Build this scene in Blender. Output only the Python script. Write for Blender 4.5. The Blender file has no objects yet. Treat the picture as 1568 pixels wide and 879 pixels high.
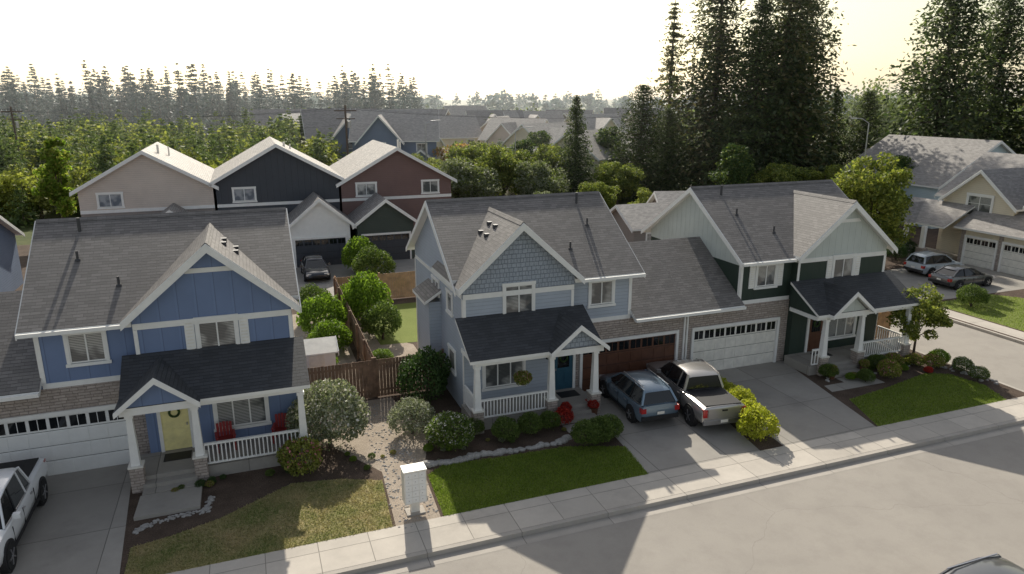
import bpy, math, random
import numpy as np
from mathutils import Vector, Matrix
random.seed(7)
TH=math.radians(20.5); CT,ST=math.cos(TH),math.sin(TH)
def WP(s,d,z=0): return (s*CT-d*ST, s*ST+d*CT, z)
scene=bpy.context.scene
COL=scene.collection
# ------------------------------------------------------------------ materials
MATS={}
class NT:
    def __init__(s,name):
        m=bpy.data.materials.new(name); m.use_nodes=True; s.m=m; s.t=m.node_tree; s.n=s.t.nodes
        s.b=s.n['Principled BSDF']; MATS[name]=m; s.out=s.n['Material Output']
    def add(s,t,**k):
        n=s.n.new(t)
        for a,v in k.items(): setattr(n,a,v)
        return n
    def l(s,a,b): s.t.links.new(a,b)
    def math(s,op,a,b=None,c=None):
        n=s.add('ShaderNodeMath',operation=op)
        for i,x in enumerate((a,b,c)):
            if x is None: continue
            if isinstance(x,(int,float)): n.inputs[i].default_value=x
            else: s.l(x,n.inputs[i])
        return n.outputs[0]
    def coord(s,which='UV'):
        return s.add('ShaderNodeTexCoord').outputs[which]
    def noise(s,vec,scale,detail=4,rough=.6):
        n=s.add('ShaderNodeTexNoise'); n.inputs['Scale'].default_value=scale; n.inputs['Detail'].default_value=detail; n.inputs['Roughness'].default_value=rough
        if vec is not None: s.l(vec,n.inputs['Vector'])
        return n.outputs[0]
    def mix(s,f,a,b,mode='MIX'):
        n=s.add('ShaderNodeMix',data_type='RGBA',blend_type=mode)
        for i,x in ((0,f),(6,a),(7,b)):
            if isinstance(x,(int,float)): n.inputs[i].default_value=x
            elif isinstance(x,(tuple,list)): n.inputs[i].default_value=(x[0],x[1],x[2],1)
            else: s.l(x,n.inputs[i])
        return n.outputs[2]
    def ramp(s,f,a,b):
        n=s.add('ShaderNodeMapRange'); n.inputs[1].default_value=a; n.inputs[2].default_value=b
        s.l(f,n.inputs[0]); return n.outputs[0]
    def bump(s,h,dist=.01,st=1,prev=None):
        n=s.add('ShaderNodeBump'); n.inputs['Strength'].default_value=st; n.inputs['Distance'].default_value=dist
        s.l(h,n.inputs['Height'])
        if prev is not None: s.l(prev,n.inputs['Normal'])
        return n.outputs[0]
    def fin(s,col=None,rough=.8,nrm=None,metal=0,spec=.5,coat=0):
        if col is not None:
            if isinstance(col,(tuple,list)): s.b.inputs['Base Color'].default_value=(col[0],col[1],col[2],1)
            else: s.l(col,s.b.inputs['Base Color'])
        if isinstance(rough,(int,float)): s.b.inputs['Roughness'].default_value=rough
        else: s.l(rough,s.b.inputs['Roughness'])
        s.b.inputs['Metallic'].default_value=metal
        s.b.inputs['Specular IOR Level'].default_value=spec
        s.b.inputs['Coat Weight'].default_value=coat
        s.b.inputs['Coat Roughness'].default_value=.04
        if nrm is not None: s.l(nrm,s.b.inputs['Normal'])
        return s.m
def sc(c,k): return tuple(min(1,x*k) for x in c[:3])
def plain(name,col,rough=.7,var=.12,scale=3,metal=0,spec=.5,coat=0,bump=0,coord='Object'):
    t=NT(name); v=t.coord(coord)
    f=t.ramp(t.noise(v,scale,5),.3,.7)
    c=t.mix(f,sc(col,1-var),sc(col,1+var))
    nb=t.bump(t.noise(v,scale*12,3),bump) if bump else None
    return t.fin(c,rough,nb,metal,spec,coat)
def shingle(name,col,w=.32,h=.145):
    t=NT(name); v=t.coord()
    b=t.add('ShaderNodeTexBrick'); t.l(v,b.inputs['Vector'])
    b.inputs['Scale'].default_value=1; b.inputs['Brick Width'].default_value=w; b.inputs['Row Height'].default_value=h
    b.inputs['Mortar Size'].default_value=.006; b.inputs['Bias'].default_value=0; b.offset=.37
    b.inputs['Color1'].default_value=(*sc(col,.68),1); b.inputs['Color2'].default_value=(*sc(col,1.35),1); b.inputs['Mortar'].default_value=(*sc(col,.4),1)
    sp=t.add('ShaderNodeSeparateXYZ'); t.l(v,sp.inputs[0])
    row=t.math('FRACT',t.math('DIVIDE',sp.outputs[1],h))
    n1=t.ramp(t.noise(v,.5,4),.3,.7); n2=t.noise(v,60,2)
    c=t.mix(t.math('MULTIPLY',n1,.4),b.outputs[0],sc(col,.72))
    c=t.mix(.35,c,t.mix(n2,sc(col,.5),sc(col,1.5)))
    c=t.mix(t.math('MULTIPLY',t.math('GREATER_THAN',row,.86),.5),c,sc(col,.35))
    hgt=t.math('SUBTRACT',t.math('MULTIPLY',b.outputs[1],-.4),row)
    nb=t.bump(hgt,.012); nb=t.bump(n2,.006,1,nb)
    return t.fin(c,.7,nb,spec=.45)
def lap(name,col,h=.16,rough=.6):
    t=NT(name); v=t.coord(); sp=t.add('ShaderNodeSeparateXYZ'); t.l(v,sp.inputs[0])
    row=t.math('FRACT',t.math('DIVIDE',sp.outputs[1],h))
    n=t.ramp(t.noise(v,.8,5),.3,.7)
    c=t.mix(n,sc(col,.92),sc(col,1.06))
    c=t.mix(t.math('MULTIPLY',t.math('GREATER_THAN',row,.9),.4),c,sc(col,.5))
    nb=t.bump(t.math('MULTIPLY',row,-1),.02)
    return t.fin(c,rough,nb)
def batten(name,col,w=.4,rough=.6):
    t=NT(name); v=t.coord(); sp=t.add('ShaderNodeSeparateXYZ'); t.l(v,sp.inputs[0])
    fr=t.math('FRACT',t.math('DIVIDE',sp.outputs[0],w))
    on=t.math('LESS_THAN',fr,.12)
    edge=t.math('MULTIPLY',t.math('GREATER_THAN',fr,.12),t.math('LESS_THAN',fr,.17))
    n=t.ramp(t.noise(v,.9,5),.3,.7)
    c=t.mix(n,sc(col,.93),sc(col,1.06)); c=t.mix(t.math('MULTIPLY',on,.3),c,sc(col,1.25)); c=t.mix(t.math('MULTIPLY',edge,.5),c,sc(col,.5))
    return t.fin(c,rough,t.bump(on,.025))
def stone(name,c1,c2,w=.38,h=.11):
    t=NT(name); v=t.coord()
    b=t.add('ShaderNodeTexBrick'); 
    nz=t.noise(v,3,2); 
    mp=t.add('ShaderNodeVectorMath',operation='ADD'); t.l(v,mp.inputs[0])
    cmb=t.add('ShaderNodeCombineXYZ'); t.l(t.math('MULTIPLY',nz,.06),cmb.inputs[0]); t.l(t.math('MULTIPLY',nz,.05),cmb.inputs[1]); t.l(cmb.outputs[0],mp.inputs[1])
    t.l(mp.outputs[0],b.inputs['Vector'])
    b.inputs['Scale'].default_value=1; b.inputs['Brick Width'].default_value=w; b.inputs['Row Height'].default_value=h; b.inputs['Mortar Size'].default_value=.012
    b.inputs['Color1'].default_value=(*c1,1); b.inputs['Color2'].default_value=(*c2,1); b.inputs['Mortar'].default_value=(*sc(c1,.35),1); b.offset=.4; b.squash=.7; b.squash_frequency=3
    c=t.mix(.4,b.outputs[0],t.mix(t.noise(v,9,3),sc(c1,.5),sc(c2,1.4)))
    nb=t.bump(t.math('MULTIPLY',b.outputs[1],-1),.03); nb=t.bump(t.noise(v,25,4),.02,1,nb)
    return t.fin(c,.85,nb)
def leaf(name,c1,c2,trans=.35,c3=None):
    t=NT(name); g=t.add('ShaderNodeNewGeometry'); v=t.coord('Object')
    n=t.ramp(t.noise(v,.9,3),.32,.68)
    c=t.mix(n,c1,c2)
    r=g.outputs['Random Per Island']
    c=t.mix(t.math('MULTIPLY',t.math('POWER',r,2),.6),c,c3 or sc(c2,1.6))  # c3 brightens random leaves; its yellow tones paint in backlit highlights
    c=t.mix(t.math('MULTIPLY',t.math('LESS_THAN',r,.3),.45),c,sc(c1,.5))
    t.fin(c,.6,spec=.3)
    tr=t.add('ShaderNodeBsdfTranslucent'); t.l(t.mix(.5,c,(.55,.62,.12),'SOFT_LIGHT'),tr.inputs[0])
    ms=t.add('ShaderNodeMixShader'); ms.inputs[0].default_value=trans
    t.l(t.b.outputs[0],ms.inputs[1]); t.l(tr.outputs[0],ms.inputs[2]); t.l(ms.outputs[0],t.out.inputs[0])
    return t.m
plain('white',(.86,.85,.82),.5,.05); plain('whitewall',(.84,.84,.82),.6,.04)
shingle('roof_shingle',(.215,.2,.19)); shingle('roof_dark',(.065,.068,.075)); shingle('roof_light',(.46,.43,.4)); shingle('roof_mid',(.32,.3,.285))
batten('bat_blue',(.165,.23,.385),.62)
lap('lap_grey',(.41,.455,.52)); 
stone('shake_grey',(.34,.385,.45),(.41,.455,.52),.2,.19)
batten('bat_sage',(.56,.6,.57),.4); batten('bat_green',(.028,.048,.036),.4)
lap('lap_pink',(.64,.55,.48)); batten('bat_navy',(.055,.062,.075),.5); lap('lap_maroon',(.2,.12,.105)); lap('lap_beige',(.74,.66,.51)); lap('lap_taupe',(.3,.26,.235)); lap('lap_dkgreen',(.05,.068,.055)); lap('lap_lightblue',(.55,.66,.7)); lap('lap_slate',(.18,.23,.33))
stone('stone',(.34,.285,.245),(.55,.47,.42))
plain('brown_door',(.125,.053,.03),.45,.2); plain('teal_door',(.03,.1,.15),.4); plain('yellow_door',(.9,.8,.38),.5)
plain('dark',(.015,.015,.017),.6); plain('tire',(.02,.02,.02),.85); plain('metal',(.5,.5,.52),.3,.05,metal=.9); plain('pipe',(.06,.06,.065),.5)
plain('red_chair',(.3,.035,.035),.5); plain('cream',(.82,.79,.72),.5)
plain('wood_fence',(.23,.145,.095),.85,.4,2.5,bump=.01); plain('wood_new',(.5,.3,.165),.8,.3,2.5); plain('bark',(.1,.075,.058),.95,.3,4,bump=.03); plain('wood_pole',(.13,.1,.08),.9)
def glassm():
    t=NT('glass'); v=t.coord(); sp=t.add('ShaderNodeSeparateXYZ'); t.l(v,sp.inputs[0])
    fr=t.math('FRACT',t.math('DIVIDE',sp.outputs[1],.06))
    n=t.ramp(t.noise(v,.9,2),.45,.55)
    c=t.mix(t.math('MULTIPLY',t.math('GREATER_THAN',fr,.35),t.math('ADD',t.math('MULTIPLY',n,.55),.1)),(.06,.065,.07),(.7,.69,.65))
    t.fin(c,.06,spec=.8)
glassm()
NT('glass_dark').fin((.012,.014,.016),.05,spec=.7)
def car_paint(name,col,metal=.5,rough=.28): NT(name).fin(col,rough,metal=metal,coat=1)
car_paint('paint_blue',(.17,.24,.31)); car_paint('paint_silver',(.46,.44,.42),.6); car_paint('paint_white',(.84,.85,.86),0); car_paint('paint_grey',(.14,.14,.14)); car_paint('paint_black',(.03,.035,.045)); car_paint('paint_skyblue',(.5,.56,.6),.2)
car_paint('tail_red',(.45,.01,.01),0,.15); car_paint('head_clear',(.7,.7,.7),.3,.1)
def asphalt():
    t=NT('asphalt'); v=t.coord('Object')
    n=t.ramp(t.noise(v,.18,6),.3,.7); n2=t.noise(v,90,2); n3=t.ramp(t.noise(v,1.1,6,.7),.45,.65)
    c=t.mix(n,(.33,.3,.265),(.405,.37,.325)); c=t.mix(.3,c,t.mix(n2,(.15,.14,.13),(.54,.5,.45))); c=t.mix(t.math('MULTIPLY',n3,.2),c,(.2,.18,.16))
    vo=t.add('ShaderNodeTexVoronoi',feature='DISTANCE_TO_EDGE'); vo.inputs['Scale'].default_value=.11
    wv=t.add('ShaderNodeVectorMath',operation='ADD'); t.l(v,wv.inputs[0]); nn=t.add('ShaderNodeTexNoise'); nn.inputs['Scale'].default_value=.8; nn.inputs['Detail'].default_value=6; t.l(v,nn.inputs['Vector'])
    t.l(nn.outputs[1],wv.inputs[1]); t.l(wv.outputs[0],vo.inputs['Vector'])
    c=t.mix(t.math('MULTIPLY',t.math('LESS_THAN',vo.outputs[0],.0014),.18),c,(.1,.095,.09))
    t.fin(c,.8,t.bump(n2,.008),spec=.35)
asphalt()
def concrete(name,col,jx,jy,mort=.012):
    t=NT(name); v=t.coord()
    b=t.add('ShaderNodeTexBrick'); t.l(v,b.inputs['Vector']); b.offset=0
    b.inputs['Scale'].default_value=1; b.inputs['Brick Width'].default_value=jx; b.inputs['Row Height'].default_value=jy; b.inputs['Mortar Size'].default_value=mort; b.inputs['Mortar Smooth'].default_value=.3
    b.inputs['Color1'].default_value=(*sc(col,.88),1); b.inputs['Color2'].default_value=(*sc(col,1.1),1); b.inputs['Mortar'].default_value=(*sc(col,.3),1)
    n=t.ramp(t.noise(v,.9,7,.7),.35,.7); n2=t.noise(v,50,3)
    c=t.mix(t.math('MULTIPLY',n,.5),b.outputs[0],sc(col,.62)); c=t.mix(.2,c,t.mix(n2,sc(col,.5),sc(col,1.4)))
    st=t.ramp(t.noise(v,.35,5,.7),.55,.72); c=t.mix(t.math('MULTIPLY',st,.35),c,sc(col,.45))
    nb=t.bump(t.math('MULTIPLY',b.outputs[1],-1),.01); nb=t.bump(n2,.003,1,nb)
    t.fin(c,.85,nb,spec=.3)
concrete('sidewalk_concrete',(.58,.53,.465),1.5,3.0); concrete('drive_concrete',(.38,.355,.32),3.0,2.9,.014); concrete('curb_concrete',(.49,.45,.4),3,9)
def ground_mat(name,cols,s1,s2,bump=.03,rough=.95):
    t=NT(name); v=t.coord('Object')
    n=t.ramp(t.noise(v,s1,6,.65),.35,.65); n2=t.noise(v,s2,4,.7)
    c=t.mix(n,cols[0],cols[1]); c=t.mix(t.ramp(n2,.35,.7),c,cols[2])
    t.fin(c,rough,t.bump(n2,bump),spec=.2)
ground_mat('lawn_green',[(.13,.18,.035),(.18,.23,.055),(.22,.24,.07)],.6,18)
ground_mat('lawn_dry',[(.18,.21,.06),(.48,.38,.22),(.28,.25,.11)],.45,16)
ground_mat('mulch',[(.095,.067,.05),(.18,.13,.1),(.05,.038,.03)],1.2,22)
ground_mat('gravel',[(.45,.375,.3),(.57,.49,.4),(.27,.22,.175)],1.2,26)
ground_mat('field',[(.09,.11,.035),(.14,.13,.06),(.06,.08,.03)],.02,.6,.1)
ground_mat('rock',[(.4,.38,.36),(.55,.53,.5),(.27,.26,.25)],3,20)
leaf('leaf_grass',(.16,.24,.035),(.25,.32,.06),.5); leaf('leaf_grass_dry',(.17,.24,.06),(.5,.4,.23),.4,(.6,.5,.3))
leaf('leaf_bush',(.07,.125,.028),(.14,.215,.045),.4,(.3,.36,.1)); leaf('leaf_lime',(.33,.38,.035),(.55,.57,.06),.5,(.8,.77,.15)); leaf('leaf_bright',(.12,.21,.025),(.22,.32,.045),.5)
leaf('leaf_dark',(.04,.08,.024),(.075,.13,.037),.3); leaf('leaf_tree',(.09,.14,.035),(.18,.235,.06),.48,(.36,.4,.12)); leaf('leaf_tree2',(.18,.21,.04),(.32,.36,.075),.52,(.55,.55,.17)); leaf('leaf_red',(.35,.02,.02),(.5,.04,.03),.3,(.7,.1,.05)); leaf('leaf_autumn',(.42,.2,.1),(.62,.32,.15),.45,(.7,.5,.24))
leaf('leaf_grey',(.16,.2,.1),(.28,.31,.2),.33,(.5,.5,.4)); leaf('flower_white',(.6,.56,.48),(.75,.72,.64),.3); leaf('flower_pink',(.6,.1,.2),(.7,.3,.35),.3)
leaf('needle_near',(.04,.064,.03),(.075,.108,.045),.32,(.16,.18,.075)); leaf('needle_brown',(.12,.12,.06),(.18,.17,.085),.38,(.32,.27,.15)); leaf('needle_mid',(.085,.14,.055),(.15,.21,.08),.42,(.28,.32,.12)); leaf('needle_far_hazed',(.06,.10,.125),(.085,.135,.16),.22,(.11,.165,.19)); leaf('needle_haze',(.19,.26,.31),(.24,.31,.36),.2,(.3,.38,.43))  # far and haze needle colours have bluish distance haze painted in
# ------------------------------------------------------------------ mesh builder
def new_obj(name,me,parent=None,smooth=None):
    o=bpy.data.objects.new(name,me); COL.objects.link(o)
    if parent: o.parent=parent
    if smooth is not None and me is not None:
        for p in me.polygons: p.use_smooth=True
        me.set_sharp_from_angle(angle=math.radians(smooth))
    return o
def root(name,s,d,z=0,rot=0):
    o=bpy.data.objects.new(name,None); o.location=WP(s,d,z); o.rotation_euler=(0,0,TH+rot); o.empty_display_size=.5; COL.objects.link(o); return o
class MB:
    def __init__(b,m=1): b.V=[];b.F=[];b.K=[];b.m=m
    def poly(b,pts,k):
        i=len(b.V); b.V+= [(p[0]*b.m,p[1],p[2]) for p in pts]
        f=list(range(i,i+len(pts)))
        if b.m<0: f.reverse()
        b.F.append(f); b.K.append(k)
    def box(b,x0,x1,y0,y1,z0,z1,k,kt=None):
        a=[(x0,y0,z0),(x1,y0,z0),(x1,y1,z0),(x0,y1,z0),(x0,y0,z1),(x1,y0,z1),(x1,y1,z1),(x0,y1,z1)]
        for n,f in enumerate(((0,3,2,1),(4,5,6,7),(0,1,5,4),(1,2,6,5),(2,3,7,6),(3,0,4,7))):
            b.poly([a[i] for i in f],kt if (kt and n==1) else k)
    def prism(b,A,B,k):
        n=len(A)
        b.poly(A,k); b.poly(B[::-1],k)
        for i in range(n):
            j=(i+1)%n; b.poly([A[j],A[i],B[i],B[j]],k)
    def prx(b,pr,x0,x1,k): b.prism([(x1,y,z) for y,z in pr],[(x0,y,z) for y,z in pr],k)
    def pry(b,pr,y0,y1,k): b.prism([(x,y0,z) for x,z in pr],[(x,y1,z) for x,z in pr],k)
    def slab(b,P,t,kt,ks):
        Q=[(p[0],p[1],p[2]-t) for p in P]
        b.poly(P,kt); b.poly(Q[::-1],ks)
        for i in range(len(P)):
            j=(i+1)%len(P); b.poly([P[j],P[i],Q[i],Q[j]],ks)
    def cyl(b,p,q,r0,r1,n,k,caps=True):
        p=Vector(p);q=Vector(q);d=(q-p).normalized();u=d.orthogonal().normalized();v=d.cross(u)
        A=[p+(u*math.cos(2*math.pi*i/n)+v*math.sin(2*math.pi*i/n))*r0 for i in range(n)]
        B=[q+(u*math.cos(2*math.pi*i/n)+v*math.sin(2*math.pi*i/n))*r1 for i in range(n)]
        for i in range(n):
            j=(i+1)%n; b.poly([A[i],A[j],B[j],B[i]],k)
        if caps: b.poly(A[::-1],k); b.poly(B,k)
    def bar(b,p,q,w,k):
        b.cyl(p,q,w,w,4,k)
    def obj(b,name,parent=None,smooth=None,bevel=0):
        me=bpy.data.meshes.new(name); me.from_pydata([tuple(v) for v in b.V],[],b.F)
        ks=[]
        for k in b.K:
            if k not in ks: ks.append(k)
        for k in ks: me.materials.append(MATS[k])
        uv=me.uv_layers.new(name='UVMap')
        for p,k in zip(me.polygons,b.K):
            p.material_index=ks.index(k); n=p.normal
            t=Vector((0,0,1)).cross(n)
            t=Vector((1,0,0)) if t.length<.01 else t.normalized()
            if abs(t.x)>.5 and t.x<0 or (abs(t.x)<=.5 and t.y<0): t=-t
            bt=n.cross(t)
            if bt.z<-.01 or (abs(bt.z)<=.01 and bt.y<0): bt=-bt
            for li in p.loop_indices:
                c=me.vertices[me.loops[li].vertex_index].co
                uv.data[li].uv=(c.dot(t)+50,c.dot(bt)+50)
        if smooth is not None:
            import bmesh
            bm=bmesh.new(); bm.from_mesh(me); bmesh.ops.remove_doubles(bm,verts=bm.verts,dist=.0005); bm.to_mesh(me); bm.free()
        o=new_obj(name,me,parent,smooth)
        if bevel:
            md=o.modifiers.new('bevel','BEVEL'); md.width=bevel; md.segments=2; md.limit_method='ANGLE'
        return o
def sheet(name,pts,z,k,parent=None):
    b=MB(); b.poly([(x,y,z) for x,y in pts],k); o=b.obj(name)
    o.rotation_euler=(0,0,TH); return o
def slabobj(name,pts,z0,z1,k):
    b=MB(); b.slab([(x,y,z1) for x,y in pts],z1-z0,k,k); o=b.obj(name); o.rotation_euler=(0,0,TH); return o
# ------------------------------------------------------------------ windows/doors
def plate(b,axis,pos,dr):
    def B(a0,a1,o0,o1,c0,c1,m):
        y0,y1=sorted((pos+dr*o0,pos+dr*o1))
        if axis=='y': b.box(a0,a1,y0,y1,c0,c1,m)
        else: b.box(y0,y1,a0,a1,c0,c1,m)
    return B
def window(b,axis,pos,dr,u0,u1,z0,z1,sh=0,mull=1,trim='white',w=.11,grid=False):
    B=plate(b,axis,pos,dr)
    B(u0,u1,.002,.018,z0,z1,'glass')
    B(u0-w,u0,.002,.06,z0-.02,z1,trim);B(u1,u1+w,.002,.06,z0-.02,z1,trim)
    B(u0-w-.02,u1+w+.02,.002,.075,z1,z1+w*1.2,trim);B(u0-w-.04,u1+w+.04,.002,.09,z0-.02-w,z0-.02,trim)
    f=.045
    B(u0,u0+f,.019,.045,z0,z1,'white');B(u1-f,u1,.019,.045,z0,z1,'white');B(u0+f,u1-f,.019,.045,z1-f,z1,'white');B(u0+f,u1-f,.019,.045,z0,z0+f,'white')
    for i in range(mull):
        c=u0+(u1-u0)*(i+1)/(mull+1); B(c-.025,c+.025,.019,.042,z0+f,z1-f,'white')
    if grid:
        zz=z0+(z1-z0)*.62; B(u0+f,u1-f,.019,.036,zz-.015,zz+.015,'white')
    if sh:
        for a in (u0-w-.34,u1+w+.02):
            B(a,a+.32,.002,.05,z0-.06,z1+.06,'white')
            for i in range(9):
                zz=z0+(z1-z0)*(i+.3)/9; B(a+.05,a+.27,.051,.062,zz,zz+.05,'cream')
def garage(b,axis,pos,dr,u0,u1,h,k,nwin=8,frame='white'):
    B=plate(b,axis,pos,dr)
    B(u0-.13,u0,.0,.14,0,h+.15,frame);B(u1,u1+.13,.0,.14,0,h+.15,frame);B(u0,u1,.0,.14,h,h+.15,frame)
    B(u0,u1,.002,.03,0,h,k)
    hr=h/4
    for r in range(4):
        n=nwin
        for i in range(n):
            a=u0+(u1-u0)*(i+.09)/n; c=u0+(u1-u0)*(i+.91)/n
            if r==3: B(a,c,.031,.038,r*hr+.08,(r+1)*hr-.08,'glass_dark'); B((a+c)/2-.012,(a+c)/2+.012,.039,.046,r*hr+.08,(r+1)*hr-.08,k)
            else: B(a,c,.031,.048,r*hr+.07,(r+1)*hr-.06,k)
        if r: B(u0,u1,.031,.034,r*hr-.008,r*hr+.008,'dark')
# ------------------------------------------------------------------ main houses
def house(name,x0,F,m,hw,A,B_,gab,door,gdoor,wing=-5.4,roof='roof_shingle',porch=None,shut=(1,1),trimband=5.2,bumpout=False,collar=True,stonetop='stone'):
    R=root(name,x0,F)
    g0=.35;g1=g0+2*hw;W=g1-.3;xc=(g0+g1)/2;zr=8.54
    b=MB(m)
    b.box(-2.4,W,0,8.2,0,trimband,A)
    b.prx([(0,trimband),(8.2,trimband),(8.2,5.68),(4.1,8.36),(0,5.68)],-2.4,W,B_)
    b.box(g0+.3,W,-.4,0,0,trimband,A)
    k=(8.15-5.6)/hw
    b.pry([(g0+.3,trimband),(W,trimband),(W,5.6+.3*k-.18),(xc,8.15-.19),(g0+.3,5.6+.3*k-.18)],-.4,0,gab)
    b.prx([(0,0),(7.2,0),(7.2,3.4),(3.5,5.86),(0,3.55)],wing,-2.4,A)
    if bumpout:
        b.box(W,W+.55,3.2,5.2,.0,4.0,A)
    b.obj('walls',R)
    b=MB(m); t=.17; e=W+.33
    def mz(y): return 5.5+.66*(y+.5)
    xv=g0+.28
    b.slab([(-2.75,-.5,5.5),(xv,-.5,5.5),(xv,4.1,zr),(-2.75,4.1,zr)],t,roof,'white')
    b.slab([(xv,-.03,mz(-.03)),(e,-.03,mz(-.03)),(e,4.1,zr),(xv,4.1,zr)],t,roof,'white')
    b.slab([(e,8.7,5.5),(-2.75,8.7,5.5),(-2.75,4.1,zr),(e,4.1,zr)],t,roof,'white')
    b.slab([(g0,-.8,5.6),(xc,-.8,8.15),(xc,3.5,8.15),(g0,3.5,5.6)][::-1],t,roof,'white')
    b.slab([(g1,-.8,5.6),(xc,-.8,8.15),(xc,3.5,8.15),(g1,3.5,5.6)],t,roof,'white')
    b.prx([(3.93,zr-.085),(4.1,zr+.035),(4.27,zr-.085)],-2.74,e-.01,roof)
    b.pry([(xc-.15,8.15-.1),(xc,8.19),(xc+.15,8.15-.1)],-.79,3.5,roof)
    b.slab([(wing,-.5,3.38),(-2.4,-.5,3.38),(-2.4,3.5,6.02),(wing,3.5,6.02)],t,roof,'white')
    b.slab([(-2.4,7.5,3.38),(wing,7.5,3.38),(wing,3.5,6.02),(-2.4,3.5,6.02)],t,roof,'white')
    if bumpout:
        b.slab([(W,3.0,4.6),(W+.8,3.0,4.1),(W+.8,5.4,4.1),(W,5.4,4.6)],.14,roof,'white')
    b.obj('roof',R)
    b=MB(m); h=.26
    for a,c in ((g0,-1),(g1,1)):
        b.pry([(a,5.6-.05),(xc,8.15-.03),(xc,8.15-.03-h*1.15),(a,5.6-.05-h*.9)],-.845,-.802,'white')
    for xx in (-2.79,e+.002):
        b.prx([(-.52,5.46),(4.1,zr-.02),(4.1,zr-.02-h),(-.52,5.46-h*.8)],xx,xx+.04,'white')
        b.prx([(8.72,5.46),(4.1,zr-.02),(4.1,zr-.02-h),(8.72,5.46-h*.8)],xx,xx+.04,'white')
    b.box(-2.75,g0-.02,-.64,-.502,5.34,5.47,'white')
    b.box(wing,-2.41,-.63,-.502,3.22,3.35,'white')
    b.box(g0+.3,W,-.435,-.402,trimband-.02,trimband+.2,'white')
    if collar:
        zc=7.05; dx=(8.15-.4-zc)/k; 
        b.pry([(xc-dx,zc),(xc+dx,zc),(xc+dx-.16,zc+.17),(xc-dx+.16,zc+.17)],-.436,-.402,'white')
    for xx,yy in ((g0+.3,-.43),(W-.12,-.43)):
        b.box(xx,xx+.13,yy,-.402,3.0,trimband-.03,'white')
    b.box(W+.002,W+.03,-.43,-.28,0,trimband,'white')
    b.box(W+.002,W+.03,8.07,8.2,0,trimband,'white')
    b.box(W+.002,W+.025,-.27,8.06,trimband-.02,trimband+.16,'white')
    b.box(-2.43,-2.402,-.03,.12,3.4,5.6,'white'); b.box(-2.4,-2.28,-.03,-.002,3.47,5.5,'white')
    b.box(-2.4,g0+.28,-.035,-.002,3.27,3.46,'white')
    b.box(wing+.04,wing+.12,-.14,-.065,0.1,3.25,'white')
    b.obj('trim',R)
    b=MB(m)
    b.box(wing,g0+.3,-.065,-.002,2.42,3.27,stonetop)
    b.box(-5.4 if wing>-6 else wing,-5.05,-.06,-.002,0,2.42,stonetop); b.box(.15,g0+.3,-.06,-.002,0,2.42,stonetop)
    b.obj('stone_veneer',R)
    b=MB(m); garage(b,'y',0,-1,-4.9,0.0,2.27,gdoor,8); b.obj('garage_door',R)
    b=MB(m)
    wc=xc+.05
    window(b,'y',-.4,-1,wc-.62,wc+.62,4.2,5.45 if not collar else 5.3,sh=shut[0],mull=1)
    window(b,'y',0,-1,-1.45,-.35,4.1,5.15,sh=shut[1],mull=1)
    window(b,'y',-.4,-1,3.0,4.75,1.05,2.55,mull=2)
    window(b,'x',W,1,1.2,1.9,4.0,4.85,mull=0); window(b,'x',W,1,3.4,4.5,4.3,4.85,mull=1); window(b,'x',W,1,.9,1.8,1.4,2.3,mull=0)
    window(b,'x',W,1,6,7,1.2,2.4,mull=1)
    b.obj('windows',R)
    P=dict(xe=1.4,cols=[.45,2.45,W+.0],x0=.2,x1=W+.35,rails=[(2.6,W-.15)],stair=(.6,2.3)); 
    if porch: P.update(porch)
    b=MB(m)
    b.box(P['x0']+.1,P['x1']-.2,-2.15,-.402,0,.45,'drive_concrete')
    for i in range(2): b.box(P['stair'][0],P['stair'][1],-2.15-.34*(i+1)+.002,-2.15-.34*i,0,.45-.15*(i+1),'drive_concrete')
    b.obj('porch_floor',R)
    b=MB(m); ze=3.12
    b.slab([(P['x0'],-2.45,ze),(P['x1'],-2.45,ze),(P['x1'],-.41,4.3),(P['x0'],-.41,4.3)],.13,'roof_dark','white')
    xe=P['xe']
    gw=1.3
    b.slab([(xe-gw,-2.75,ze+.02),(xe,-2.75,4.2),(xe,-.41,4.2),(xe-gw,-.41,ze+.02)][::-1],.13,'roof_dark','white')
    b.slab([(xe+gw,-2.75,ze+.02),(xe,-2.75,4.2),(xe,-.41,4.2),(xe+gw,-.41,ze+.02)],.13,'roof_dark','white')
    b.obj('porch_roof',R)
    b=MB(m)
    for sg in (-1,1):
        b.pry([(xe+sg*gw,ze),(xe,4.18),(xe,3.98),(xe+sg*gw,ze-.17)],-2.79,-2.752,'white')
    b.pry([(xe-gw+.2,ze-.05),(xe+gw-.2,ze-.05),(xe,4.02)],-2.42,-2.38,gab)
    b.box(xe-gw+.1,xe+gw-.1,-2.46,-2.3,2.86,3.03,'white')
    b.box(P['x0']+.1,P['x1']-.25,-2.28,-2.1,2.82,2.985,'white')
    for xx in (P['x0']+.1,P['x1']-.33):
        b.box(xx,xx+.1,-2.09,-.41,2.8,2.98,'white'); b.prx([(-2.2,3.0),(-.41,3.0),(-.41,4.1)],xx+.02,xx+.06,A)
    b.box(P['x0']+.1,P['x1']-.3,-2.4,-.42,2.99,3.0,'white') 
    for c in P['cols']:
        b.prism([(c-.14,-2.33,.98),(c+.14,-2.33,.98),(c+.14,-2.05,.98),(c-.14,-2.05,.98)],[(c-.09,-2.28,2.79),(c+.09,-2.28,2.79),(c+.09,-2.10,2.79),(c-.09,-2.10,2.79)],'white')
        b.box(c-.24,c+.24,-2.43,-1.95,.92,.98,'cream'); b.box(c-.13,c+.13,-2.31,-2.07,2.7,2.815,'white')
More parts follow.
